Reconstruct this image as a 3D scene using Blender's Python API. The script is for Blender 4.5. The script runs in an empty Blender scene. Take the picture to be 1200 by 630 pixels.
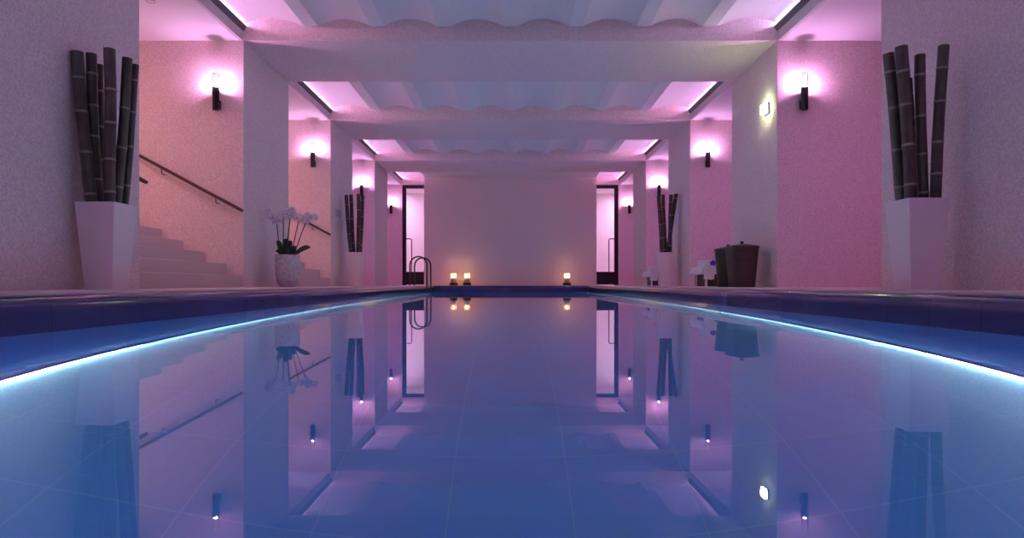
import bpy, math, random
from mathutils import Vector, Matrix
random.seed(7)
PI = math.pi
scene = bpy.context.scene
COL = scene.collection

# ------------------------------------------------------------------ measures (metres)
CAMZ = 0.046            # camera above the deck (deck top is z = 0)
WATER = -0.198
POOL_FLOOR = -1.75
PL, PR = -2.36, 2.42    # pool faces
PN, PF = -2.6, 19.7     # pool near and far ends
XP = 3.7                # pool-side face of the piers
SOF = 3.42              # beam soffit and side ceiling
FRONT0, PER, PLEN = 4.52, 4.244, 1.78
def front(k): return FRONT0 + PER * k
def back(k): return front(k) + PLEN
YEND = front(4)         # plane of the doors
YWALL = 20.8            # face of the end wall
XOUT = 7.6

# ------------------------------------------------------------------ materials
def new_mat(name):
    m = bpy.data.materials.new(name); m.use_nodes = True
    nt = m.node_tree; nt.nodes.clear()
    out = nt.nodes.new('ShaderNodeOutputMaterial')
    return m, nt, out
def principled(name, col, rough=0.5, metal=0.0, spec=0.5, coat=0.0, noise=None, bump=None, emit=None, estr=0.0, trans=0.0):
    m, nt, out = new_mat(name)
    p = nt.nodes.new('ShaderNodeBsdfPrincipled')
    p.inputs['Base Color'].default_value = (*col, 1); p.inputs['Roughness'].default_value = rough
    p.inputs['Metallic'].default_value = metal; p.inputs['Specular IOR Level'].default_value = spec
    p.inputs['Coat Weight'].default_value = coat; p.inputs['Coat Roughness'].default_value = 0.08
    if emit:
        p.inputs['Emission Color'].default_value = (*emit, 1); p.inputs['Emission Strength'].default_value = estr
    tc = nt.nodes.new('ShaderNodeTexCoord')
    if noise:
        sc, amt = noise
        n = nt.nodes.new('ShaderNodeTexNoise'); n.inputs['Scale'].default_value = sc; n.inputs['Detail'].default_value = 4
        nt.links.new(tc.outputs['Object'], n.inputs['Vector'])
        r = nt.nodes.new('ShaderNodeValToRGB')
        r.color_ramp.elements[0].position = 0.3; r.color_ramp.elements[1].position = 0.7
        r.color_ramp.elements[0].color = (*[max(0, c * (1 - amt)) for c in col], 1)
        r.color_ramp.elements[1].color = (*[min(1, c * (1 + amt)) for c in col], 1)
        nt.links.new(n.outputs['Fac'], r.inputs['Fac']); nt.links.new(r.outputs['Color'], p.inputs['Base Color'])
    if bump:
        sc, st, dist = bump
        n2 = nt.nodes.new('ShaderNodeTexNoise'); n2.inputs['Scale'].default_value = sc; n2.inputs['Detail'].default_value = 3
        nt.links.new(tc.outputs['Object'], n2.inputs['Vector'])
        b = nt.nodes.new('ShaderNodeBump'); b.inputs['Strength'].default_value = st; b.inputs['Distance'].default_value = dist
        nt.links.new(n2.outputs['Fac'], b.inputs['Height']); nt.links.new(b.outputs['Normal'], p.inputs['Normal'])
    nt.links.new(p.outputs['BSDF'], out.inputs['Surface'])
    return m
def emission(name, col, strength):
    m, nt, out = new_mat(name)
    e = nt.nodes.new('ShaderNodeEmission'); e.inputs['Color'].default_value = (*col, 1); e.inputs['Strength'].default_value = strength
    nt.links.new(e.outputs['Emission'], out.inputs['Surface']); return m
def thin_glass(name, tint=(1, 1, 1), gloss=0.08, frost=0.0):
    m, nt, out = new_mat(name)
    t = nt.nodes.new('ShaderNodeBsdfTransparent'); t.inputs['Color'].default_value = (*tint, 1)
    g = nt.nodes.new('ShaderNodeBsdfGlossy'); g.inputs['Roughness'].default_value = 0.05
    lw = nt.nodes.new('ShaderNodeLayerWeight'); lw.inputs['Blend'].default_value = 0.25
    mx = nt.nodes.new('ShaderNodeMixShader')
    nt.links.new(lw.outputs['Fresnel'], mx.inputs['Fac'])
    nt.links.new(t.outputs['BSDF'], mx.inputs[1]); nt.links.new(g.outputs['BSDF'], mx.inputs[2])
    last = mx
    if frost:
        tr = nt.nodes.new('ShaderNodeBsdfTranslucent'); tr.inputs['Color'].default_value = (0.9, 0.86, 0.8, 1)
        m2 = nt.nodes.new('ShaderNodeMixShader'); m2.inputs['Fac'].default_value = frost
        nt.links.new(mx.outputs['Shader'], m2.inputs[1]); nt.links.new(tr.outputs['BSDF'], m2.inputs[2]); last = m2
    nt.links.new(last.outputs['Shader'], out.inputs['Surface']); return m

def tile_mat(name, col, grout, size, ox, oy, width, axes=(0, 1), rough=0.3, var=0.06):
    """square tiles with thin joints laid out in object (= world) metres"""
    m, nt, out = new_mat(name); N = nt.nodes.new; L = nt.links.new
    p = N('ShaderNodeBsdfPrincipled'); p.inputs['Roughness'].default_value = rough
    tc = N('ShaderNodeTexCoord'); sp = N('ShaderNodeSeparateXYZ'); L(tc.outputs['Object'], sp.inputs[0])
    def mth(op, a, b=None):
        n = N('ShaderNodeMath'); n.operation = op
        if isinstance(a, (int, float)): n.inputs[0].default_value = a
        else: L(a, n.inputs[0])
        if b is not None:
            if isinstance(b, (int, float)): n.inputs[1].default_value = b
            else: L(b, n.inputs[1])
        return n.outputs[0]
    fr, fl = [], []
    for ax, off in zip(axes, (ox, oy)):
        q = mth('DIVIDE', mth('SUBTRACT', sp.outputs[ax], off), size)
        f = mth('FRACT', mth('ADD', q, 100.0)); fl.append(mth('FLOOR', q))
        e = mth('MINIMUM', f, mth('SUBTRACT', 1.0, f))
        fr.append(mth('LESS_THAN', e, width / size / 2))
    g = mth('MAXIMUM', fr[0], fr[1])
    cb = N('ShaderNodeCombineXYZ'); L(fl[0], cb.inputs[0]); L(fl[1], cb.inputs[1])
    wn = N('ShaderNodeTexWhiteNoise'); wn.noise_dimensions = '3D'; L(cb.outputs[0], wn.inputs['Vector'])
    k = mth('ADD', mth('MULTIPLY', wn.outputs['Value'], 2 * var), 1 - var)
    vm = N('ShaderNodeMix'); vm.data_type = 'RGBA'; vm.blend_type = 'MULTIPLY'; vm.inputs['Factor'].default_value = 1
    vm.inputs['A'].default_value = (*col, 1)
    cc = N('ShaderNodeCombineColor'); [L(k, cc.inputs[i]) for i in range(3)]
    L(cc.outputs[0], vm.inputs['B'])
    mx = N('ShaderNodeMix'); mx.data_type = 'RGBA'; L(g, mx.inputs['Factor'])
    L(vm.outputs['Result'], mx.inputs['A']); mx.inputs['B'].default_value = (*grout, 1)
    L(mx.outputs['Result'], p.inputs['Base Color']); L(p.outputs['BSDF'], out.inputs['Surface'])
    return m

def plaster(name, col, grain=0.10, bump=0.35):
    m, nt, out = new_mat(name); N = nt.nodes.new; L = nt.links.new
    p = N('ShaderNodeBsdfPrincipled'); p.inputs['Roughness'].default_value = 0.9; p.inputs['Specular IOR Level'].default_value = 0.2
    tc = N('ShaderNodeTexCoord')
    a = N('ShaderNodeTexNoise'); a.inputs['Scale'].default_value = 65; a.inputs['Detail'].default_value = 3; L(tc.outputs['Object'], a.inputs['Vector'])
    r = N('ShaderNodeValToRGB'); r.color_ramp.elements[0].position = 0.35; r.color_ramp.elements[1].position = 0.65
    r.color_ramp.elements[0].color = (*[c * (1 - grain) for c in col], 1); r.color_ramp.elements[1].color = (*[min(1, c * (1 + grain)) for c in col], 1)
    L(a.outputs['Fac'], r.inputs['Fac']); L(r.outputs['Color'], p.inputs['Base Color'])
    b = N('ShaderNodeBump'); b.inputs['Strength'].default_value = bump; b.inputs['Distance'].default_value = 0.01
    L(a.outputs['Fac'], b.inputs['Height']); L(b.outputs['Normal'], p.inputs['Normal'])
    L(p.outputs['BSDF'], out.inputs['Surface']); return m

def water_mat():
    m, nt, out = new_mat('water'); N = nt.nodes.new; L = nt.links.new
    g = N('ShaderNodeBsdfGlass'); g.inputs['IOR'].default_value = 1.333; g.inputs['Roughness'].default_value = 0.0
    L(g.outputs['BSDF'], out.inputs['Surface'])
    v = N('ShaderNodeVolumeAbsorption'); v.inputs['Color'].default_value = (0.33, 0.74, 0.97, 1); v.inputs['Density'].default_value = WATER_DENSITY
    L(v.outputs['Volume'], out.inputs['Volume']); return m
WATER_DENSITY = 0.42

PINK = (1.0, 0.47, 0.86)
M = {}
M['plaster'] = plaster('rough_plaster', (0.81, 0.645, 0.635), 0.13)
M['ceiling'] = plaster('ceiling_plaster', (0.82, 0.79, 0.78), 0.02, 0.05)
M['end'] = plaster('end_wall_plaster', (0.85, 0.70, 0.66), 0.05, 0.2)
M['deck'] = principled('stone_deck', (0.72, 0.56, 0.56), 0.45, noise=(18, 0.06))
M['step'] = plaster('stair_stone', (0.64, 0.53, 0.51), 0.06, 0.15)
M['coping'] = tile_mat('glazed_violet_coping', (0.048, 0.030, 0.105), (0.026, 0.017, 0.055), 0.40, 0.05, 50.0, 0.006, (1, 0), 0.12, 0.10)
M['coping_end'] = tile_mat('glazed_violet_coping_end', (0.048, 0.030, 0.105), (0.026, 0.017, 0.055), 0.40, 0.05, 50.0, 0.006, (0, 1), 0.12, 0.10)
M['pool_floor'] = tile_mat('pale_blue_pool_tile', (0.36, 0.58, 0.80), (0.50, 0.70, 0.84), 0.435, 0.2175, 2.08, 0.007, (0, 1), 0.4, 0.025)
M['pool_wall'] = tile_mat('blue_pool_wall_tile', (0.075, 0.17, 0.52), (0.065, 0.14, 0.42), 0.435, 2.08, POOL_FLOOR, 0.005, (1, 2), 0.3, 0.05)
M['pool_wall_end'] = tile_mat('blue_pool_end_tile', (0.075, 0.17, 0.52), (0.065, 0.14, 0.42), 0.435, 0.2175, POOL_FLOOR, 0.005, (0, 2), 0.3, 0.05)
M['water'] = water_mat()
M['led'] = emission('underwater_led', (1.0, 0.93, 0.68), 125.0)
M['housing'] = principled('blue_light_housing', (0.09, 0.17, 0.45), 0.5)
M['cove'] = emission('cove_led', (0.96, 0.44, 0.92), 44.0)
M['cove_lav'] = emission('cove_led_lavender', (0.70, 0.50, 1.0), 42.0)
M['trough'] = principled('trough_grey_paint', (0.58, 0.52, 0.52), 0.6)
M['channel'] = principled('trough_dark_metal', (0.11, 0.10, 0.10), 0.5)
M['black'] = principled('black_metal', (0.018, 0.015, 0.018), 0.35, 0.3)
M['bronze'] = principled('dark_bronze', (0.05, 0.04, 0.035), 0.3, 0.8)
M['railm'] = principled('brown_bronze_rail', (0.10, 0.055, 0.04), 0.35, 0.5)
M['mouth'] = emission('sconce_lamp', (1.0, 0.46, 0.98), 1600.0)
M['reflector'] = principled('white_reflector', (0.9, 0.88, 0.9), 0.5)
M['glass'] = thin_glass('clear_glass')
M['door_glass'] = thin_glass('door_glass', (0.95, 0.94, 0.96))
M['planter'] = principled('white_lacquer', (0.86, 0.71, 0.72), 0.4, noise=(3, 0.02))
M['pebble'] = principled('dark_soil', (0.05, 0.04, 0.035), 0.9, noise=(60, 0.5), bump=(60, 0.8, 0.01))
M['bamboo'] = principled('dark_bamboo', (0.055, 0.036, 0.029), 0.42, noise=(9, 0.45))
M['node'] = principled('bamboo_node', (0.24, 0.18, 0.16), 0.6)
M['hollow'] = principled('bamboo_hollow', (0.012, 0.009, 0.008), 0.9)
M['pot'] = principled('mottled_stone_pot', (0.52, 0.46, 0.50), 0.7, noise=(22, 0.22), bump=(30, 0.3, 0.01))
M['leaf'] = principled('orchid_leaf', (0.018, 0.045, 0.022), 0.35)
M['stem'] = principled('orchid_stem', (0.05, 0.045, 0.030), 0.5)
M['petal'] = principled('orchid_petal', (0.86, 0.80, 0.86), 0.6)
M['lip'] = principled('orchid_lip', (0.60, 0.30, 0.42), 0.5)
M['wicker'] = None
M['towel'] = principled('white_terry', (0.92, 0.89, 0.92), 0.95, bump=(160, 0.6, 0.006))
M['white_metal'] = principled('white_frame', (0.88, 0.84, 0.86), 0.45)
M['violet'] = principled('violet_petal', (0.10, 0.02, 0.50), 0.5)
M['yellow'] = principled('flower_heart', (0.05, 0.01, 0.12), 0.5)
M['wood_and_shade'] = principled('dark_wood_and_lounger_shade', (0.055, 0.03, 0.022), 0.5, noise=(14, 0.3))  # candle lantern bases, and the shade box under the loungers
M['wax'] = principled('candle_wax', (0.85, 0.74, 0.58), 0.6)
M['hurricane'] = thin_glass('hurricane_glass', (1, 0.97, 0.92), frost=0.55)
M['flame'] = emission('candle_flame', (1.0, 0.55, 0.22), 130.0)
M['green'] = emission('greenish_lamp', (0.75, 1.0, 0.48), 60.0)
M['warm'] = emission('stair_lamp', (1.0, 0.58, 0.44), 75.0)
M['lav'] = emission('lobby_lamp', (0.92, 0.60, 1.0), 90.0)
M['down_pink'] = emission('pink_downlight', (0.90, 0.28, 1.0), 500.0)
M['down_warm'] = emission('warm_pink_downlight', (0.95, 0.46, 0.76), 420.0)
M['plate'] = principled('pale_plate', (0.60, 0.56, 0.57), 0.5)
M['slot'] = principled('plate_slot', (0.25, 0.22, 0.23), 0.6)

def wicker():
    m, nt, out = new_mat('dark_wicker'); N = nt.nodes.new; L = nt.links.new
    p = N('ShaderNodeBsdfPrincipled'); p.inputs['Roughness'].default_value = 0.6
    tc = N('ShaderNodeTexCoord')
    w = N('ShaderNodeTexWave'); w.wave_type = 'BANDS'; w.bands_direction = 'Z'; w.inputs['Scale'].default_value = 12
    w.inputs['Distortion'].default_value = 1.2; w.inputs['Detail'].default_value = 2; w.inputs['Detail Scale'].default_value = 3
    L(tc.outputs['Object'], w.inputs['Vector'])
    r = N('ShaderNodeValToRGB'); r.color_ramp.elements[0].color = (0.022, 0.012, 0.010, 1); r.color_ramp.elements[1].color = (0.075, 0.040, 0.032, 1)
    L(w.outputs['Fac'], r.inputs['Fac']); L(r.outputs['Color'], p.inputs['Base Color'])
    b = N('ShaderNodeBump'); b.inputs['Strength'].default_value = 0.8; b.inputs['Distance'].default_value = 0.012
    L(w.outputs['Fac'], b.inputs['Height']); L(b.outputs['Normal'], p.inputs['Normal'])
    L(p.outputs['BSDF'], out.inputs['Surface']); return m
M['wicker'] = wicker()

# ------------------------------------------------------------------ mesh collector
class MB:
    def __init__(s): s.v = []; s.f = []; s.mi = []
    def add(s, verts, faces, mi=0):
        b = len(s.v); s.v += [tuple(v) for v in verts]
        for f in faces: s.f.append(tuple(b + i for i in f)); s.mi.append(mi)
        return s
    def box(s, x0, x1, y0, y1, z0, z1, mi=0):
        v = [(x, y, z) for z in (z0, z1) for y in (y0, y1) for x in (x0, x1)]
        return s.add(v, [(0, 2, 3, 1), (4, 5, 7, 6), (0, 1, 5, 4), (2, 6, 7, 3), (0, 4, 6, 2), (1, 3, 7, 5)], mi)
    def rings(s, rings, mi=0, cap=(True, True), closed=False, mis=None):
        n = len(rings[0]); b = len(s.v)
        for r in rings: s.v += [tuple(p) for p in r]
        m = len(rings)
        for i in range(m if closed else m - 1):
            k = (i + 1) % m
            for j in range(n):
                s.f.append((b + i * n + j, b + i * n + (j + 1) % n, b + k * n + (j + 1) % n, b + k * n + j))
                s.mi.append(mis[i] if mis else mi)
        if not closed:
            if cap[0]: s.f.append(tuple(b + j for j in reversed(range(n)))); s.mi.append(mis[0] if mis else mi)
            if cap[1]: s.f.append(tuple(b + (m - 1) * n + j for j in range(n))); s.mi.append(mis[-1] if mis else mi)
        return s
    def tube(s, pts, rad, n=12, mi=0, mis=None, cap=(True, True)):
        pts = [Vector(p) for p in pts]; R = []
        up = None
        for i, p in enumerate(pts):
            t = (pts[min(i + 1, len(pts) - 1)] - pts[max(i - 1, 0)])
            if t.length < 1e-9: t = Vector((0, 0, 1))
            t.normalize()
            if up is None:
                up = t.orthogonal().normalized()
            else:
                up = (up - t * up.dot(t)).normalized()
            w = t.cross(up)
            r = rad[i] if isinstance(rad, (list, tuple)) else rad
            R.append([p + (up * math.cos(2 * PI * j / n) + w * math.sin(2 * PI * j / n)) * r for j in range(n)])
        return s.rings(R, mi, cap, mis=mis)
    def lathe(s, prof, n=32, c=(0, 0, 0), mi=0, cap=(True, True), mis=None):
        R = [[(c[0] + r * math.cos(2 * PI * j / n), c[1] + r * math.sin(2 * PI * j / n), c[2] + z) for j in range(n)] for r, z in prof]
        return s.rings(R, mi, cap, mis=mis)
    def prism_y(s, poly, y0, y1, mi=0):
        """poly in (x, z), counter-clockwise, extruded along y; capped with an n-gon"""
        n = len(poly)
        v = [(x, y0, z) for x, z in poly] + [(x, y1, z) for x, z in poly]
        f = [(i, (i + 1) % n, n + (i + 1) % n, n + i) for i in range(n)] + [tuple(range(n)), tuple(range(2 * n - 1, n - 1, -1))]
        return s.add(v, f, mi)

def obj(name, mb, mats, parent=None, smooth=None, loc=None, bevel=None):
    me = bpy.data.meshes.new(name); me.from_pydata(mb.v, [], mb.f)
    mats = mats if isinstance(mats, (list, tuple)) else [mats]
    for m in mats: me.materials.append(M[m] if isinstance(m, str) else m)
    for p, i in zip(me.polygons, mb.mi): p.material_index = i
    import bmesh
    bm = bmesh.new(); bm.from_mesh(me); bmesh.ops.recalc_face_normals(bm, faces=bm.faces); bm.to_mesh(me); bm.free()
    if smooth is not None:
        for p in me.polygons: p.use_smooth = True
        me.set_sharp_from_angle(angle=math.radians(smooth))
    o = bpy.data.objects.new(name, me); COL.objects.link(o)
    if parent: o.parent = parent
    if loc: o.location = loc
    if bevel:
        b = o.modifiers.new('edge', 'BEVEL'); b.width = bevel; b.segments = 2; b.limit_method = 'ANGLE'; b.angle_limit = math.radians(40)
    return o
def struct(name, mb, mats, label=None, parent=None, smooth=None, bevel=None):
    o = obj(name, mb, mats, parent, smooth, bevel=bevel)
    o['kind'] = 'structure'
    if label: o['label'] = label
    return o
def thing(name, label, cat, loc=(0, 0, 0), group=None, kind=None, rz=0):
    o = bpy.data.objects.new(name, None); COL.objects.link(o); o.location = loc; o.rotation_euler = (0, 0, rz)
    o.empty_display_size = 0.1
    tag(o, label, cat, group, kind); return o
def tag(o, label, cat, group=None, kind=None):
    o['label'] = label; o['category'] = cat
    if group: o['group'] = group
    if kind: o['kind'] = kind
def dup(root, loc, label, group=None, mirror=False, rz=None):
    r = root.copy(); COL.objects.link(r); r.location = loc; r['label'] = label
    if group: r['group'] = group
    if rz is not None: r.rotation_euler = (0, 0, rz)
    if mirror: r.scale = (-1, 1, 1)
    for ch in list(root.children):
        c = ch.copy(); COL.objects.link(c); c.parent = r
        for g in list(ch.children):
            d = g.copy(); COL.objects.link(d); d.parent = c
    return r

# ------------------------------------------------------------------ setting: floor, piers, beams, ceilings
CW = 0.10        # coping width
mb = MB()
mb.box(-XOUT, PL - CW, -3.0, 24.0, -0.16, 0.0)
mb.box(PR + CW, XOUT, -3.0, 24.0, -0.16, 0.0)
mb.box(PL - CW, PR + CW, PF + CW, 24.0, -0.16, 0.0)
mb.box(PL - CW, PR + CW, -3.0, PN - CW, -0.16, 0.0)
struct('floor', mb, 'deck', 'mauve stone deck around the pool', bevel=None)

sides = ((-1, 'left'), (1, 'right'))
for s, nm in sides:
    for k in range(4):
        x0, x1 = sorted((s * XP, s * XOUT))
        p = MB().box(x0, x1, front(k), back(k), 0, SOF)
        struct('pillar', p, 'plaster', 'rough plaster pier %s along the %s side of the pool' % (('nearest the camera', 'second', 'third', 'last')[k], nm), bevel=0.006)
    x0, x1 = sorted((s * XP, s * (XP + 0.25)))
    struct('wall_' + nm + '_near', MB().box(x0, x1, -3.0, 2.05, 0, SOF), 'plaster', 'plain plaster side wall before the first bay')
    x0, x1 = sorted((s * XOUT, s * (XOUT + 0.2)))
    struct('wall_' + nm, MB().box(x0, x1, -3.0, 24.0, -0.16, SOF + 0.2), 'plaster', 'outer plaster wall of the side bays')
    x0, x1 = sorted((s * 3.68, s * XOUT))
    struct('wall_' + nm + '_end', MB().box(x0, x1, YEND, YEND + 0.2, 0, SOF), 'plaster', 'plaster wall beside the door closing the last bay')
    x0, x1 = sorted((s * (XP + 0.06), s * XOUT))
    struct('ceiling_' + nm, MB().box(x0, x1, -3.0, 24.0, SOF, SOF + 0.2), 'ceiling', 'flat ceiling over the side bays')
    x0, x1 = sorted((s * (XP + 0.061), s * (XP + 0.12)))
    for k in range(5):
        struct('trim', MB().box(x0, x1, back(k - 1), front(k), SOF + 0.2, 4.15), 'ceiling')
struct('wall_front', MB().box(-XOUT, XOUT, -3.2, -3.0, -0.16, 4.15), 'plaster', 'wall at the near end of the pool hall')
struct('ceiling_near', MB().box(-XP, XP, -3.0, 2.05, SOF, 4.15), 'ceiling', 'flat ceiling at the near end')
for k in range(4):
    struct('beam', MB().box(-XP - 0.06, XP + 0.06, front(k), back(k), SOF, 4.15), 'plaster', 'plaster cross beam spanning the pool', bevel=0.004)
struct('beam', MB().box(-XP - 0.06, XP + 0.06, YEND, YEND + 0.3, SOF, 4.15), 'plaster', 'plaster head over the doors at the far end')

# scalloped vault of each bay
def vault_poly():
    NV, JW, SPR, RISE = 8, 0.19, 3.615, 0.105
    edge = XP + 0.06
    inner = 3.585
    aw = (2 * inner - 7 * JW) / 8
    pts = []
    x = -inner
    for i in range(NV):
        xa, xb = x, x + aw
        za = zb = SPR
        if i == 0: xa = -edge; za = SPR + 0.03
        if i == NV - 1: xb = edge; zb = SPR + 0.03
        n = 14
        for j in range(n + 1):
            t = j / n
            pts.append((xa + (xb - xa) * t, za + (zb - za) * t + RISE * (1 - (2 * t - 1) ** 2)))
        x += aw + JW
    return pts
VP = vault_poly()
for k in range(5):
    y0, y1 = back(k - 1), front(k)
    m_ = MB(); n = len(VP)
    for i in range(n - 1):
        (xa, za), (xb, zb) = VP[i], VP[i + 1]
        m_.add([(xa, y0, za), (xb, y0, zb), (xb, y1, zb), (xa, y1, za), (xa, y0, 4.15), (xb, y0, 4.15), (xb, y1, 4.15), (xa, y1, 4.15)],
               [(0, 1, 2, 3), (4, 7, 6, 5), (0, 4, 5, 1), (3, 2, 6, 7)] + ([(0, 3, 7, 4)] if i == 0 else []) + ([(1, 5, 6, 2)] if i == n - 2 else []))
    struct('ceiling', m_, 'ceiling', 'white ceiling of eight shallow scalloped vaults between two beams', smooth=25)

# end wall, plinth, lobby behind the doors
struct('wall_back', MB().box(-2.84, 2.84, YWALL, YEND + 0.35, 0, 3.80), 'end', 'pale plaster end wall behind the candles')
struct('trim_1', MB().box(-2.84, 2.84, YWALL - 0.02, YWALL, 0, 0.40), 'end', 'low plinth along the foot of the end wall')
for s, nm in sides:
    x0, x1 = sorted((s * 1.6, s * 5.4))
    struct('wall_lobby_' + nm, MB().box(x0, x1, 23.6, 23.8, 0, SOF), 'ceiling', 'lit lobby wall seen through the glass door')
    x0, x1 = sorted((s * 1.6, s * 1.7))
    struct('wall_lobby_side_' + nm, MB().box(x0, x1, YEND + 0.35, 23.6, 0, SOF), 'ceiling')
    x0, x1 = sorted((s * 5.3, s * 5.4))
    struct('wall_lobby_side_' + nm, MB().box(x0, x1, YEND + 0.2, 23.6, 0, SOF), 'ceiling')
    x0, x1 = sorted((s * 1.6, s * 3.75))
    struct('ceiling_lobby_' + nm, MB().box(x0, x1, YEND + 0.3, 23.8, SOF, SOF + 0.1), 'ceiling')
    lp = thing('ceiling_light', 'round lobby ceiling lamp behind the %s glass door' % nm, 'ceiling light', (s * 4.55, 22.9, SOF), 'lobby ceiling lamps')
    obj('rim', MB().lathe([(0.30, 0), (0.30, -0.05), (0.27, -0.05), (0.27, 0)], 32), 'white_metal', lp, 40)
    obj('diffuser', MB().lathe([(0.265, -0.005), (0.265, -0.035)], 32), 'lav', lp, 40)

struct('trim_2', MB().box(-2.84, 2.84, YWALL - 0.015, YWALL, 3.50, 3.58), 'end', 'plain band along the top of the end wall')
struct('ceiling_end', MB().box(-2.84, 2.84, 19.2, YWALL, 3.575, 3.612), 'ceiling', 'flat strip closing the vault above the end wall')

# ------------------------------------------------------------------ pool
TH = 0.2
struct('pool_floor', MB().box(PL - TH, PR + TH, PN - TH, PF + TH, POOL_FLOOR - TH, POOL_FLOOR), 'pool_floor', 'pale blue tiled pool bottom seen through the water')
wb = MB(); wb.box(PL - TH, PL, PN - TH, PF + TH, POOL_FLOOR, -0.235); wb.box(PR, PR + TH, PN - TH, PF + TH, POOL_FLOOR, -0.235)
struct('pool_wall', wb, 'pool_wall', 'blue tiled pool side walls under the water')
we = MB(); we.box(PL, PR, PF, PF + TH, POOL_FLOOR, -0.235); we.box(PL, PR, PN - TH, PN, POOL_FLOOR, -0.235)
struct('pool_wall_end', we, 'pool_wall_end', 'blue tiled pool end walls under the water')
# coping: bullnose profile swept round the four sides
prof = [(CW, -0.24), (CW, -0.014)]
for j in range(11):
    a = j / 10 * PI / 2
    prof.append((0.085 * (1 - math.sin(a)), -0.012 - 0.085 * (1 - math.cos(a))))
prof += [(0.0, -0.24)]
def cop(side):
    R = []
    for o_, z in prof:
        R.append((o_, z))
    m_ = MB(); n = len(R); v = []
    if side in ('l', 'r'):
        for yy, sg in ((PN, -1), (PF, 1)):
            v += [((PL - o_) if side == 'l' else (PR + o_), yy + sg * o_, z) for o_, z in R]
    else:
        for xx, sg in ((PL, -1), (PR, 1)):
            v += [(xx + sg * o_, (PF + o_) if side == 'f' else (PN - o_), z) for o_, z in R]
    m_.add(v, [(i, (i + 1) % n, n + (i + 1) % n, n + i) for i in range(n)] + [tuple(range(n)), tuple(range(n, 2 * n))])
    return m_
for sd, lb in (('l', 'left'), ('r', 'right'), ('f', 'far'), ('n', 'near')):
    struct('trim_coping_' + lb, cop(sd), 'coping' if sd in 'lr' else 'coping_end', 'glossy violet-blue bullnose coping along the %s side of the pool' % lb, smooth=50)
struct('water', MB().box(PL - 0.004, PR + 0.004, PN - 0.004, PF + 0.004, POOL_FLOOR - 0.004, WATER), 'water', 'still clear blue pool water reflecting the hall')
for s, nm, x in ((-1, 'left', PL + 0.002), (1, 'right', PR - 0.002)):
    t = thing('light_strip', 'glowing white light strip under water along the %s pool wall' % nm, 'light strip', (x, 0, POOL_FLOOR), 'underwater light strips')
    def prf(pts): return [(-s * x_, z_) for x_, z_ in pts]
    obj('housing', MB().prism_y(prf([(0.0, 0.002), (0.004, 0.002), (0.004, 0.050), (0.032, 0.053), (0.032, 0.058), (0.0, 0.064)]), PN + 0.3, PF - 0.02), 'housing', t)
    obj('diffuser', MB().prism_y(prf([(0.0045, 0.012), (0.0095, 0.012), (0.030, 0.0495), (0.0045, 0.0485)]), PN + 0.31, PF - 0.03), 'led', t)

# ------------------------------------------------------------------ staircases in the first two left bays
for k in range(2):
    y0, y1 = back(k), front(k + 1)
    st = MB(); n = 9
    xs = [-XP - 0.02] + [-3.93 - 0.303 * i for i in range(n - 1)] + [-XOUT]
    poly = [(xs[0], 0)]
    z = 0.17
    top = []
    for i in range(n):
        top += [(xs[i], z), (xs[i + 1], z)]; z += 0.16
    v = [(xs[0], 0)] + top + [(-XOUT, 0)]
    st.prism_y(v, y0 + 0.001, y1 - 0.001)
    o = struct('staircase', st, 'step', ('pale stone steps rising to the left in the nearer left bay', 'pale stone steps rising to the left in the second left bay')[k], bevel=0.008)
    lp = thing('ceiling_light', ('warm round ceiling lamp above the nearer stair flight', 'warm round ceiling lamp above the second stair flight')[k], 'ceiling light', (-6.6, (y0 + y1) / 2, SOF), 'stair ceiling lamps')
    obj('rim', MB().lathe([(0.22, 0), (0.22, -0.05), (0.19, -0.05), (0.19, 0)], 32), 'white_metal', lp, 40)
    obj('diffuser', MB().lathe([(0.185, -0.005), (0.185, -0.035)], 32), 'warm', lp, 40)
def handrail(label, y_wall, sgn, xa, za, xb, zb, brackets):
    """sgn: direction from the wall towards the rail along y"""
    t = thing('handrail', label, 'handrail', (xa, y_wall, za), 'stair handrails')
    off = sgn * 0.075
    D = Vector((xb - xa, 0, zb - za))
    obj('rail', MB().tube([(0, off, 0), (D.x * .01, off, D.z * .01), (D.x * .99, off, D.z * .99), (D.x, off, D.z)], [0.018, 0.022, 0.022, 0.018], 12), 'railm', t, 40)
    for f_ in brackets:
        c = D * f_
        obj('bracket', MB().tube([(c.x, off, c.z - 0.018), (c.x, off, c.z - 0.075), (c.x, off * .8, c.z - 0.092), (c.x, 0.0, c.z - 0.092)], 0.007, 8)
            .lathe([(0.0001, 0), (0.022, 0), (0.022, 0.004)], 12, (c.x, off * .0, c.z - 0.092)), 'railm', t, 40)
    return t
yr = front(1)
def PX(x, y, d): return ((x - 598) * d / 740.0, CAMZ - (y - 332.5) * d / 740.0)
a = PX(284.5, 247, yr - .075); b = PX(167, 184, yr - .075); q = (b[1] - a[1]) / (b[0] - a[0])
handrail('brown handrail descending on the wall under the near left sconce', yr, -1, a[0], a[1], -7.4, a[1] + q * (-7.4 - a[0]), [0.10, 0.30, 0.52, 0.75, 0.96])
yr = front(2)
handrail('short visible handrail behind the white orchid', yr, -1, a[0], a[1], -7.4, a[1] + q * (-7.4 - a[0]), [0.10, 0.30, 0.52, 0.75, 0.96])
handrail('handrail tip poking out beyond the near left pier', back(0), 1, PX(172.5, 214, 6.38)[0], PX(172.5, 214, 6.38)[1], -7.4, PX(172.5, 214, 6.38)[1] + q * (-7.4 + 3.67), [0.10, 0.30, 0.52, 0.75, 0.96])

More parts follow.
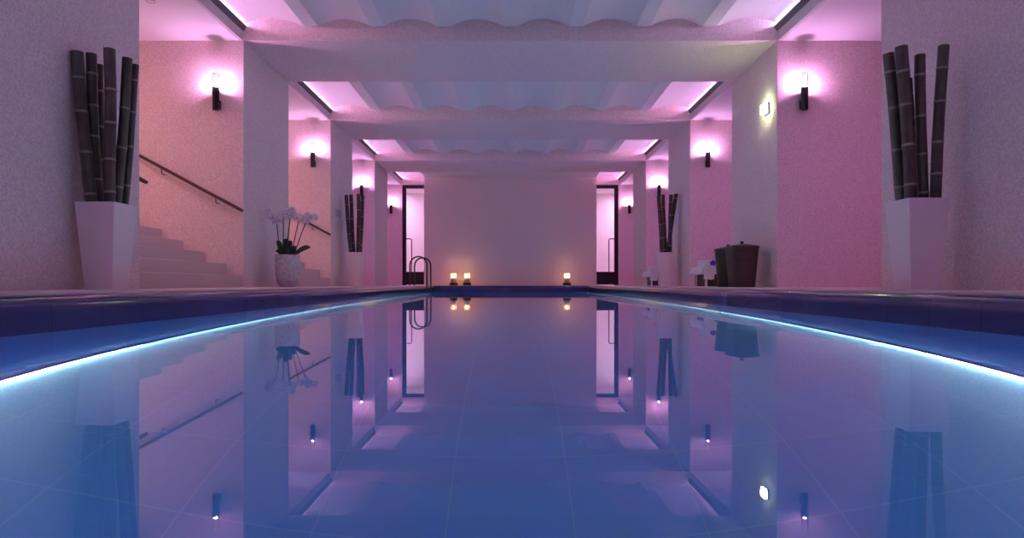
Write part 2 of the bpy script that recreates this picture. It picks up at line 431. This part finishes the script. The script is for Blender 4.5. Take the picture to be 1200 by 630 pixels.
# ------------------------------------------------------------------ doors
for s, nm, num in ((-1, 'left', 1), (1, 'right', 2)):
    r = thing('door_%d' % num, 'black framed full height glass door at the far %s corner' % nm, 'door', (s * 3.63, YEND + 0.06, 0), kind='structure')
    def bx(m_, a, b, y0, y1, z0, z1):
        x0, x1 = sorted((-s * a, -s * b)); return m_.box(x0, x1, y0, y1, z0, z1)
    H = SOF - 0.01
    fr = MB(); bx(fr, -0.05, 0.08, -0.04, 0.06, 0.0, H); bx(fr, 0.08, 0.98, -0.04, 0.06, H - 0.11, H); bx(fr, 0.90, 0.98, -0.04, 0.06, 0.0, H - 0.11)
    obj('frame', fr, 'black', r)
    obj('glass', bx(MB(), 0.08, 0.90, 0.0, 0.012, 0.46, H - 0.11), 'door_glass', r)
    obj('kick_panel', bx(MB(), 0.08, 0.90, -0.025, 0.04, 0.02, 0.46), 'black', r)
    hx = -s * 0.27
    obj('handle', MB().tube([(-s * 0.08, -0.06, 1.58), (-s * 0.22, -0.06, 1.58), (-s * 0.255, -0.06, 1.57), (hx, -0.06, 1.54), (hx, -0.06, 0.46), (hx, -0.02, 0.44)], 0.018, 10), 'black', r, 60)

# ------------------------------------------------------------------ light troughs at the vault edges
GN = ('first', 'second', 'third', 'last')
for s, nm in sides:
    for k in range(5):
        y0, y1 = back(k - 1), front(k)
        lab = ('grey cove light trough above the bay behind the camera on the %s' % nm) if k == 0 else 'grey cove light trough along the %s vault edge of the %s bay' % (nm, GN[k - 1])
        t = thing('cove_light', lab, 'cove light', (s * XP, y0, SOF), 'cove light troughs')
        L_ = y1 - y0
        def pr(pts): return [(s * x, z) for x, z in pts]
        e0, e1 = 0.004, L_ - 0.004
        obj('lip', MB().prism_y(pr([(0.055, 0.0), (0.018, 0.0), (0.002, 0.125), (0.055, 0.125)]), e0, e1), 'trough', t)
        obj('channel', MB().prism_y(pr([(0.002, 0.126), (-0.048, 0.192), (-0.042, 0.197), (0.012, 0.134), (0.03, 0.126)]), e0, e1), 'channel', t)
        obj('led_strip', MB().box(*sorted((s * 0.038, s * 0.047)), e0 + .02, e1 - .02, 0.203, 0.232), 'cove_lav' if (s == 1 and k == 1) else 'cove', t)

# ------------------------------------------------------------------ wall sconces
def make_sconce(label, loc):
    t = thing('wall_sconce', label, 'wall lamp', loc, 'black wall sconces')
    c = (0, -0.10, 0)
    obj('body', MB().lathe([(0.040, -.155), (0.044, -.150), (0.044, 0.055), (0.050, 0.065), (0.050, 0.152), (0.046, 0.156), (0.046, 0.120), (0.0001, 0.120)], 28, c, cap=(True, False)), 'black', t, 40)
    obj('bracket', MB().box(-0.03, 0.03, -0.065, 0.0, -0.125, -0.005), 'black', t, bevel=0.004)
    obj('glass_tube', MB().lathe([(0.045, 0.150), (0.045, 0.36)], 28, c, cap=(False, False)), 'glass', t, 60)
    obj('lamp', MB().lathe([(0.0001, 0.150), (0.015, 0.151), (0.015, 0.184), (0.0001, 0.186)], 12, c, cap=(False, False)), 'mouth', t, 40)
    obj('reflector', MB().lathe([(0.004, 0.270), (0.034, 0.350), (0.034, 0.356), (0.0001, 0.356)], 28, c, cap=(True, False)), 'reflector', t, 40)
    return t
PLACE = ('near the camera', 'on the nearest visible front wall', 'on the second front wall', 'on the third front wall', 'beside the far door')
sc0 = None
for s, nm in sides:
    for k in range(5):
        lab = 'black cylinder uplight sconce on the %s side, %s' % (nm, PLACE[k])
        loc = (s * 4.04, front(k), 2.585)
        if sc0 is None: sc0 = make_sconce(lab, loc)
        else: dup(sc0, loc, lab)

# greenish lamp on the right pier
xl, zl = PX(897, 127.5, 9.02)
t = thing('spot_lamp', 'small glaring greenish white lamp on the right pier by the sconce', 'wall lamp', (XP, 9.08, 2.56))
obj('housing', MB().box(-0.035, 0.0, -0.085, 0.085, -0.075, 0.075), 'white_metal', t, bevel=0.004)
obj('lens', MB().box(-0.075, -0.036, -0.075, 0.075, -0.065, 0.065), 'green', t, bevel=0.006)
# slotted plate on second left pier
t = thing('wall_plate', 'small pale slotted plate on the left pier behind the orchid', 'wall plate', (-XP, 13.55, 1.56))
obj('cover', MB().box(0.0, 0.012, -0.22, 0.22, -0.085, 0.085), 'plate', t, bevel=0.003)
sl = MB()
for i in range(3): sl.box(0.0125, 0.0145, -0.16, 0.16, -0.055 + i * 0.05, -0.045 + i * 0.05)
obj('slot', sl, 'slot', t)
# recessed downlights in the side-bay ceilings
def make_downlight(label, loc, mat):
    t = thing('downlight', label, 'downlight', loc, 'side bay downlights')
    obj('ring', MB().lathe([(0.070, 0), (0.070, -0.045), (0.062, -0.047), (0.060, 0)], 28, cap=(False, False)), 'trough', t, 40)
    obj('lens', MB().lathe([(0.0001, -0.002), (0.058, -0.002), (0.058, -0.0005)], 28, cap=(False, False)), mat, t, 40)
    return t
DW = ('in the bay behind the camera', 'in the first bay', 'in the second bay', 'in the third bay', 'in the last bay')
for s, nm in sides:
    for k in range(5):
        make_downlight('small recessed ceiling downlight on the %s %s' % (nm, DW[k]), (s * (4.30 if s < 0 else 4.50), front(k) - 1.60, SOF), 'down_warm' if s < 0 and k in (1, 2) else 'down_pink')

t = thing('ceiling_sensor', 'small dark ring on the ceiling at the top of the stair bay', 'ceiling fitting', (-4.29, 7.53, SOF))  # ring of a downlight, built unlit; the lit ones stand apart, out of view
obj('ring', MB().lathe([(0.055, 0), (0.055, -0.010), (0.044, -0.012), (0.042, 0)], 28, cap=(False, False)), 'trough', t, 40)
obj('cover', MB().lathe([(0.0001, -0.006), (0.041, -0.006), (0.041, -0.0005)], 28, cap=(False, False)), 'white_metal', t, 40)

# ------------------------------------------------------------------ planters and bamboo
PB, PT, PH = 0.115, 0.165, 0.73      # half widths, height
def make_planter(label, loc):
    t = thing('planter', label, 'planter', loc, 'white tapered planters')
    R = []
    for h, z in ((PB, 0), (PT, PH), (PT - 0.018, PH), (PT - 0.022, PH - 0.06)):
        R.append([(-h, -h, z), (h, -h, z), (h, h, z), (-h, h, z)])
    obj('body', MB().rings(R, cap=(True, False)), 'planter', t, bevel=0.003)
    h = PT - 0.024; h2 = PB - 0.01
    obj('soil', MB().rings([[(-h2, -h2, 0.12), (h2, -h2, 0.12), (h2, h2, 0.12), (-h2, h2, 0.12)], [(-h + .004, -h + .004, PH - 0.055), (h - .004, -h + .004, PH - 0.055), (h - .004, h - .004, PH - 0.055), (-h + .004, h - .004, PH - 0.055)]]), 'pebble', t)
    return t
plant_spots = [(-3.455, 5.41, 'tall white tapered planter by the near left pier, beside the stairs'),
               (3.325, 5.17, 'tall white tapered planter by the near right pier'),
               (-3.38, 13.75, 'far white tapered planter on the left, beyond the orchid'),
               (3.365, 13.75, 'far white tapered planter on the right, beyond the baskets')]
pl0 = None
for x, y, lab in plant_spots:
    if pl0 is None: pl0 = make_planter(lab, (x, y, 0))
    else: dup(pl0, (x, y, 0), lab)

def pole(label, xt, yt, xb, yb, d, wpx, dt=0.0, group=None, seed=0, ctr=None):
    """culm from its cut top (photo point xt, yt) to the planter rim (xb, yb), at depth d below and d + dt at the top"""
    rnd = random.Random(seed)
    T = Vector((PX(xt, yt, d + dt)[0], d + dt, PX(xt, yt, d + dt)[1])); B = Vector((PX(xb, yb, d)[0], d, PX(xb, yb, d)[1]))
    r = wpx * d / 740 / 2
    lim = PT - 0.032 - r
    for i_ in (0, 1): B[i_] = min(max(B[i_], ctr[i_] - lim), ctr[i_] + lim)
    ax = (T - B).normalized()
    B = B - ax * ((B.z - (PH - 0.09)) / ax.z)
    L = (T - B).length
    pts, rad, mis = [], [], []
    def put(t, rr, mi): pts.append(B + ax * (t * L) + Vector((math.sin(t * 5 + seed) * 0.006, math.cos(t * 4 + seed) * 0.004, 0))); rad.append(rr); mis.append(mi)
    t = 0.0; put(0, r, 0)
    nxt = rnd.uniform(0.10, 0.22)
    while nxt < 0.93:
        e = 0.005 / L * 1.35
        put(nxt - 6 * e, r * 0.985, 0); put(nxt - e, r * 1.02, 1); put(nxt, r * 1.075, 1); put(nxt + e * 1.2, r * 1.05, 1); put(nxt + 2 * e, r * 1.0, 0)
        nxt += rnd.uniform(0.19, 0.27)
    put(1.0, r, 2)
    pts.append(pts[-1] + ax * 0.0005); rad.append(r * 0.72); mis.append(2)
    pts.append(pts[-1] - ax * 0.06); rad.append(r * 0.68); mis.append(2)
    base = B.copy()
    o = obj('bamboo_pole', MB().tube([p - base for p in pts], rad, 18, mis=mis), ['bamboo', 'node', 'hollow'], None, 35, loc=base)
    # slanting saw cut: tilt the topmost rings
    tag(o, label, 'bamboo', group)
    return o
NLG, NRG, FLG, FRG = ('bamboo poles in the near left planter', 'bamboo poles in the near right planter', 'bamboo poles in the far left planter', 'bamboo poles in the far right planter')
pole('leftmost dark bamboo pole in the near left planter', 90.5, 61, 104, 238, 5.325, 13, 0.0, NLG, 1, plant_spots[0])
pole('second dark bamboo pole from the left in the near left planter', 106, 63, 115, 238, 5.42, 11.5, 0.0, NLG, 2, plant_spots[0])
pole('short thin bamboo pole half hidden in the near left planter', 115.5, 76, 120.5, 238, 5.54, 8, 0.03, NLG, 3, plant_spots[0])
pole('tallest upright brown bamboo pole in the near left planter', 128, 57.5, 129.5, 238, 5.34, 12.5, 0.0, NLG, 4, plant_spots[0])
pole('dark bamboo pole leaning right in the near left planter', 150, 68.5, 137, 238, 5.45, 11, 0.02, NLG, 5, plant_spots[0])
pole('rightmost slim bamboo pole next to the stair bay, near left planter', 160, 76, 147.5, 238, 5.53, 7.5, 0.03, NLG, 6, plant_spots[0])
pole('leftmost bamboo pole leaning left in the near right planter', 1041, 63, 1054.5, 233, 5.22, 12, 0.0, NRG, 11, plant_spots[1])
pole('thickest bamboo pole with a ragged top in the near right planter', 1056.5, 55, 1068, 233, 5.12, 13.5, 0.0, NRG, 12, plant_spots[1])
pole('slim reddish bamboo pole behind the thickest one, near right planter', 1066, 92, 1076, 233, 5.25, 6.5, 0.02, NRG, 13, plant_spots[1])
pole('middle upright bamboo pole in the near right planter', 1078, 64.5, 1081, 233, 5.14, 11.5, 0.0, NRG, 14, plant_spots[1])
pole('rightmost bamboo pole standing apart in the near right planter', 1105.5, 53.5, 1097.5, 233, 5.08, 12, 0.0, NRG, 15, plant_spots[1])
pole('leftmost of the slim bamboo poles in the far left planter', 405.5, 228.5, 411, 295, 13.68, 4.6, 0.0, FLG, 21, plant_spots[2])
pole('second bamboo pole from the left in the far left planter', 411, 228, 414.5, 295, 13.83, 4.6, 0.0, FLG, 22, plant_spots[2])
pole('third bamboo pole from the left in the far left planter', 420, 227, 420.5, 295, 13.68, 4.6, 0.0, FLG, 23, plant_spots[2])
pole('rightmost bamboo pole in the far left planter', 425.3, 229, 423.2, 295, 13.84, 4.2, 0.0, FLG, 24, plant_spots[2])
pole('leftmost bamboo pole in the far right planter', 772, 229.5, 775.3, 295, 13.68, 4.4, 0.0, FRG, 31, plant_spots[3])
pole('second bamboo pole from the left in the far right planter', 777, 228, 779.5, 295, 13.76, 4.4, 0.0, FRG, 32, plant_spots[3])
pole('third bamboo pole from the left in the far right planter', 786.3, 228, 784.8, 295, 13.67, 4.4, 0.0, FRG, 33, plant_spots[3])
pole('rightmost bamboo pole in the far right planter', 792, 227, 788.2, 295, 13.835, 4.8, 0.0, FRG, 34, plant_spots[3])

# ------------------------------------------------------------------ potted orchid
OD = 9.5
ox, _ = PX(337, 0, OD)
t = thing('potted_orchid', 'white orchid in a mottled stone pot by the left pier', 'orchid', (ox, OD, 0))
K = OD / 740.0
obj('pot', MB().lathe([(0.09, 0), (0.115, 0.012), (0.148, 0.06), (0.168, 0.16), (0.178, 0.32), (0.180, 0.475), (0.176, 0.482), (0.165, 0.478), (0.163, 0.43)], 40, cap=(True, False)), 'pot', t, 40)
obj('soil', MB().lathe([(0.0001, 0.432), (0.163, 0.430), (0.163, 0.40)], 32, cap=(False, True)), 'pebble', t, 40)
def leaf(base, tip, lift, w):
    base, tip = Vector(base), Vector(tip); n = 10; m_ = MB(); L, Rr = [], []
    d = tip - base; side = Vector((0, 0, 1)).cross(d)
    side = side.normalized() if side.length > 1e-4 else Vector((1, 0, 0))
    sv = d.cross(Vector((0, 1, 0))); sv = sv.normalized() if sv.length > 1e-4 else side
    if sv.dot(Vector((0, 0, 1))) < 0: sv = -sv
    side = (side * 0.45 + sv * 0.8).normalized()
    V, F = [], []
    for i in range(n + 1):
        u = i / n
        c = base + d * u + Vector((0, 0, lift * math.sin(u * PI)))
        ww = w * (0.35 + 0.65 * math.sin(min(1, u * 1.25) * PI * 0.5)) * math.sqrt(max(0, 1 - u ** 4)) + 0.001
        for q_, up_ in ((-1, .25), (0, 0), (1, .25)): V.append(c + side * (ww * q_) + Vector((0, 0, up_ * ww)))
    for i in range(n):
        for j in range(2): F.append((i * 3 + j, i * 3 + j + 1, i * 3 + j + 4, i * 3 + j + 3))
    m = len(V)
    V2 = V + [v - Vector((0, 0, 0.004)) for v in V]; F2 = F + [tuple(m + q_ for q_ in reversed(f)) for f in F]
    rim = [0] + [i * 3 for i in range(1, n + 1)] + [n * 3 + 1] + [i * 3 + 2 for i in range(n, -1, -1)] + [1]
    for i in range(len(rim)):
        a_, b_ = rim[i], rim[(i + 1) % len(rim)]; F2.append((a_, b_, m + b_, m + a_))
    return m_.add(V2, F2)
for (bx_, by_), tip, lift, w in [((-.06, 0), (-.15, -.02, .70), .03, .055), ((-.09, .03), (-.19, .02, .54), .05, .04), ((-.02, .02), (-.02, -.02, .73), .02, .06),
                                 ((0.02, -.02), (0.07, -.05, .70), .02, .055), ((-.03, -.06), (-.09, -.14, .60), .05, .05), ((.04, .03), (.10, .10, .62), .05, .045),
                                 ((.05, -.02), (.36, -.05, .600), .035, .050), ((.02, -.07), (.10, -.17, .52), .06, .045), ((-.05, .07), (-.13, .15, .60), .05, .045)]:
    obj('leaf', leaf((bx_, by_, .425), tip, lift, w), 'leaf', t, 60)
def blossom_mesh():
    m_ = MB()
    for i in range(5):
        a = 2 * PI * i / 5 + PI / 2
        wide = 0.024 if i in (1, 4) else 0.016
        le = 0.036
        dirv = Vector((math.cos(a), 0, math.sin(a))); sd = Vector((-math.sin(a), 0, math.cos(a)))
        V = []
        for u in (0.05, 0.35, 0.7, 0.92, 1.0):
            ww = wide * math.sin(max(0.12, min(u * 1.05, .97)) * PI) ** 0.7
            c = dirv * (le * u) + Vector((0, -0.010 * math.sin(u * PI * .8), 0))
            V += [c - sd * ww, c + Vector((0, -0.003, 0)), c + sd * ww]
        F = []
        for k in range(4):
            for j in range(2): F.append((k * 3 + j, k * 3 + j + 1, k * 3 + j + 4, k * 3 + j + 3))
        n = len(V); V = V + [v + Vector((0, 0.002, 0)) for v in V]
        rim = [0, 3, 6, 9, 12, 13, 14, 11, 8, 5, 2, 1]
        F += [tuple(n + q_ for q_ in reversed(f)) for f in list(F)] + [(rim[q_], rim[(q_ + 1) % 12], n + rim[(q_ + 1) % 12], n + rim[q_]) for q_ in range(12)]
        m_.add(V, F, 0)
    m_.lathe([(0.0001, -.010), (.006, -.006), (.007, 0.0), (.003, .008), (.0001, .009)], 8, (0, -0.012, -0.003), 1, cap=(False, False))
    return m_
blo = None
stems = [((-.10, 0.0), (324.5, 262), (314, 250)), ((-.05, -.02), (333, 260), (325, 253)), ((-.02, .02), (339.5, 256), (333, 250)), ((-.01, -.03), (341, 255), (345, 247.5)),
         ((.05, .0), (350, 259), (357, 254)), ((.09, -.02), (359.5, 259), (371, 255))]
for i, ((sx, sy), mid, tip) in enumerate(stems):
    m1 = Vector(((mid[0] - 337) * K, sy * 1.2, CAMZ - (mid[1] - 332.5) * K)); t1 = Vector(((tip[0] - 337) * K, sy * 1.2 - .05, CAMZ - (tip[1] - 332.5) * K))
    b = Vector((sx, sy, .42)); c1 = b + (m1 - b) * .5 + Vector((-.01, 0, .02))
    path = []
    for j in range(9): u = j / 8; path.append(b * (1 - u) ** 2 + c1 * 2 * u * (1 - u) + m1 * u ** 2)
    top = m1 + (t1 - m1) * .5 + Vector((0, 0, .05))
    arch = []
    for j in range(1, 9): u = j / 8; arch.append(m1 * (1 - u) ** 2 + top * 2 * u * (1 - u) + t1 * u ** 2)
    st = obj('stem', MB().tube(path + arch, [.0075] * 9 + [.006 - .0004 * j for j in range(8)], 8), 'stem', t, 60)
    rnd = random.Random(i + 3)
    for j in range(8):
        p = arch[j] + Vector((rnd.uniform(-.04, .04), -.02 + rnd.uniform(-.05, .05), rnd.uniform(-.045, .035)))
        if blo is None:
            bo = obj('blossom', blossom_mesh(), ['petal', 'lip'], st, 60); blo = bo
        else:
            bo = blo.copy(); COL.objects.link(bo); bo.parent = st
        bo.location = p; bo.rotation_euler = (rnd.uniform(-.5, .35), rnd.uniform(-.5, .5), rnd.uniform(-.9, .9)); sc_ = rnd.uniform(1.2, 1.65); bo.scale = (sc_, sc_, sc_)

# ------------------------------------------------------------------ wicker baskets
def sq_ring(h, z, n=40, p=4.0):
    R = []
    for j in range(n):
        a = 2 * PI * j / n; c, s_ = math.cos(a), math.sin(a)
        r = h / (abs(c) ** p + abs(s_) ** p) ** (1 / p)
        R.append((r * c, r * s_, z))
    return R
def make_basket(label, loc, rz):
    t = thing('laundry_basket', label, 'basket', loc, 'dark wicker baskets', rz=rz)
    R = [sq_ring(.150, 0), sq_ring(.156, .01)] + [sq_ring(.156 + .044 * (z / .56), z) for z in [.04 + .52 * i / 12 for i in range(13)]]
    obj('body', MB().rings(R), 'wicker', t, 50)
    obj('lid', MB().rings([sq_ring(.206, .561), sq_ring(.210, .568), sq_ring(.208, .586), sq_ring(.19, .594), sq_ring(.10, .612), sq_ring(.04, .622)]), 'wicker', t, 50)
    obj('knob', MB().lathe([(.018, .618), (.018, .628), (.026, .636), (.028, .650), (.022, .660), (.0001, .662)], 20, cap=(True, False)), 'black', t, 40)
    return t
bk = make_basket('dark wicker lidded basket in front, against the right pier', (3.345, 9.12, 0), 0.10)
dup(bk, (3.40, 9.85, 0), 'dark wicker lidded basket half hidden behind the front one', rz=-0.25)

# ------------------------------------------------------------------ sun loungers with towels
def cloth_drop(w, d0, z0, z1, n=10, th=0.012, wob=0.006, seed=1):
    """hanging towel strip in the x-z plane, origin at its top left edge"""
    rnd = random.Random(seed); ph = rnd.uniform(0, 6)
    m_ = MB(); nx, nz = 10, 8; V = []
    for f_ in (0, 1):
        for i in range(nz + 1):
            for j in range(nx + 1):
                u, v = j / nx, i / nz
                V.append((w * u * (1 + .06 * v) - .02 * v, (-th if f_ == 0 else 0) - wob * v * (1 + math.sin(u * 9 + ph)), z0 + (z1 - z0) * v + (0.006 * math.sin(u * 7) * v)))
    F = []; o_ = (nz + 1) * (nx + 1)
    for i in range(nz):
        for j in range(nx):
            a_ = i * (nx + 1) + j; F.append((a_, a_ + 1, a_ + nx + 2, a_ + nx + 1)); F.append((o_ + a_, o_ + a_ + nx + 1, o_ + a_ + nx + 2, o_ + a_ + 1))
    rim = [j for j in range(nx + 1)] + [i * (nx + 1) + nx for i in range(1, nz + 1)] + [nz * (nx + 1) + j for j in range(nx - 1, -1, -1)] + [i * (nx + 1) for i in range(nz - 1, 0, -1)]
    for q_ in range(len(rim)):
        a_, b_ = rim[q_], rim[(q_ + 1) % len(rim)]; F.append((a_, b_, o_ + b_, o_ + a_))
    return m_.add(V, F)
LW, LL = 0.70, 1.95
def make_lounger(label, loc):
    t = thing('sun_lounger', label, 'sun lounger', loc, 'white sun loungers in the right bays')
    fr = MB()
    fr.box(0.0, LL, 0.0, 0.035, 0.215, 0.250).box(0.0, LL, LW - .035, LW, 0.215, 0.250).box(0.0, 0.035, .035, LW - .035, 0.215, 0.250).box(LL - .035, LL, .035, LW - .035, 0.215, 0.250)
    for i in range(9): fr.box(.15 + i * .2, .19 + i * .2, .035, LW - .035, 0.225, 0.245)
    obj('frame', fr, 'white_metal', t, bevel=0.003)
    for x in (0.0, 0.42, LL - .035):
        for y in (0.0, LW - .035): obj('leg', MB().box(x, x + .035, y, y + .035, 0, .2149), 'white_metal', t, bevel=0.003)
    obj('base', MB().box(.05, LL - .07, .045, LW - .045, .004, .214), 'wood_and_shade', t)  # dark box added to stand in for the shade under the lounger
    R = []
    for x, g_, zt in ((-.03, .0, .285), (-.035, .01, .31), (-.01, .015, .345), (.06, .015, .352), (1.2, .015, .352), (LL - .03, .015, .352), (LL, .0, .335)):
        y0, y1 = 0.0 - g_, LW + g_
        R.append([(x, y0, .252), (x, y0, zt - .03), (x, y0 + .03, zt), (x, y1 - .03, zt), (x, y1, zt - .03), (x, y1, .252)])
    obj('mattress', MB().rings(R), 'towel', t, 30)
    V = MB(); 
    for y0 in (0.0,):
        pts = [(-.030, .345), (-.052, .31), (-.066, .27), (-.072, .225)]
        ring = [[(x, -.01, z), (x, LW + .01, z), (x + .012, LW + .01, z + .004), (x + .012, -.01, z + .004)] for x, z in pts]
        V.rings(ring)
    obj('sheet_end', V, 'towel', t, 40)
    return t
for i, (yy, wh) in enumerate(((11.0, 'nearer'), (11.0 + PER, 'farther'))):
    x0 = 3.40
    lab = ('white sun lounger behind the wicker baskets' , 'white sun lounger behind the far right planter')[i]
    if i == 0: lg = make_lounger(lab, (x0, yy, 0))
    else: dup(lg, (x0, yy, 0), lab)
    tw = thing('towel', ('white towel hanging over the side of the lounger by the baskets', 'white towel hanging over the lounger by the far right planter')[i], 'towel', (x0 - .02, yy, 0), 'draped towels')
    obj('fall', cloth_drop(.17, 0, .366, .125, seed=i), 'towel', tw, 60, loc=(0, -.018, 0))
    obj('fold', MB().box(0, .168, -.03, .42, .3535, .366), 'towel', tw, bevel=0.004)
    ft = thing('folded_towel', ('thick folded white towel under the violet flower', 'thick folded white towel on the far lounger')[i], 'towel', (x0 + .0, yy + .08, .3665), 'folded towels')
    for q_ in range(3):
        obj('layer', MB().box(0, .27, 0, .36, q_ * .031, q_ * .031 + .030), 'towel', ft, bevel=0.011)
fl = thing('flower', 'violet flower lying on the folded white towel', 'flower', (x0 + .145, 11.06, .412))
fl.rotation_euler = (0.15, 0.1, 0)
for i in range(5):
    a = 2 * PI * i / 5 + .3
    R = []
    for u, w in ((.05, .006), (.3, .022), (.65, .030), (.9, .020), (1.0, .004)):
        c = Vector((math.cos(a), 0, math.sin(a))) * (.052 * u); sd = Vector((-math.sin(a), 0, math.cos(a)))
        R.append([c - sd * w + Vector((0, -.004 - .012 * u, 0)), c + Vector((0, -.010, 0)), c + sd * w + Vector((0, -.004 - .012 * u, 0)), c + Vector((0, -.001, 0))])
    obj('petal', MB().rings(R), 'violet', fl, 60)
obj('heart', MB().lathe([(.0001, -.012), (.010, -.008), (.012, 0), (.008, .010), (.0001, .012)], 12, (0, -.014, 0), cap=(False, False)), 'yellow', fl, 60)

# ------------------------------------------------------------------ candle lanterns
cd0 = None
for px, lab in ((531.7, 'lit candle in a glass lantern, leftmost on the pool end'), (547.3, 'lit candle in a glass lantern, right one of the left pair'), (664.4, 'single lit candle lantern on the right of the end wall')):
    yy = 20.42; loc = ((px - 598) * yy / 740, yy, 0)
    if cd0 is None:
        cd0 = thing('candle_lantern', lab, 'candle', loc, 'candle lanterns at the end wall')
        obj('base', MB().lathe([(.125, 0), (.13, .006), (.13, .084), (.125, .09)], 32), 'wood_and_shade', cd0, 40)
        obj('glass', MB().lathe([(.088, .091), (.088, .385), (.084, .385), (.084, .095)], 32, cap=(False, False)), 'hurricane', cd0, 40)
        obj('candle', MB().lathe([(.062, .0905), (.064, .10), (.064, .245), (.058, .252), (.0001, .248)], 28, cap=(True, False)), 'wax', cd0, 40)
        obj('flame', MB().lathe([(.0001, .262), (.012, .272), (.021, .295), (.018, .322), (.007, .352), (.0001, .372)], 14, cap=(False, False)), 'flame', cd0, 60)
        obj('wick', MB().tube([(0, 0, .247), (0, 0, .264)], .003, 6), 'black', cd0)
    else: dup(cd0, loc, lab)

# ------------------------------------------------------------------ pool ladder
t = thing('pool_ladder', 'dark bronze pool ladder with two hooped handrails at the far left corner', 'pool ladder', (-2.5, 17.8, 0))
for yy in (-.42, .42):
    xl_, xr_ = -.262, .205; top = .80; r_ = (xr_ - xl_) / 2; cx = (xl_ + xr_) / 2
    pts = [(xl_, yy, 0.0), (xl_, yy, .3), (xl_, yy, top - r_)]
    for j in range(1, 12):
        a = PI - PI * j / 12; pts.append((cx + r_ * math.cos(a), yy, top - r_ + r_ * math.sin(a)))
    pts += [(xr_, yy, top - r_), (xr_, yy, .0), (xr_, yy, -1.35)]
    obj('rail', MB().tube(pts, .021, 12).lathe([(.045, 0), (.045, .008), (.022, .014)], 20, (xl_, yy, 0)), 'bronze', t, 50)
for z in (-.42, -.72, -1.02): obj('rung', MB().box(.17, .24, -.40, .40, z, z + .03), 'bronze', t, bevel=0.006)

# ------------------------------------------------------------------ world, camera, colour management
w = bpy.data.worlds.new('world'); scene.world = w; w.use_nodes = True
w.node_tree.nodes['Background'].inputs[0].default_value = (0.02, 0.02, 0.025, 1)
cam = bpy.data.cameras.new('camera'); co = bpy.data.objects.new('camera', cam); COL.objects.link(co)
cam.sensor_width = 36; cam.lens = 740 / 1200 * 36; cam.shift_x = 2 / 1200; cam.shift_y = 17.5 / 1200
cam.clip_start = 0.02; cam.clip_end = 100
co.location = (0, 0, CAMZ); co.rotation_euler = (PI / 2, 0, 0); scene.camera = co
vs = scene.view_settings; vs.view_transform = 'Standard'; vs.look = 'None'; vs.gamma = 1; vs.use_curve_mapping = False; vs.exposure = 0.25
cy = scene.cycles
cy.max_bounces = 16; cy.diffuse_bounces = 6; cy.glossy_bounces = 5; cy.transmission_bounces = 10; cy.transparent_max_bounces = 16
cy.sample_clamp_indirect = 6.0; cy.use_denoising = True; cy.use_light_tree = True
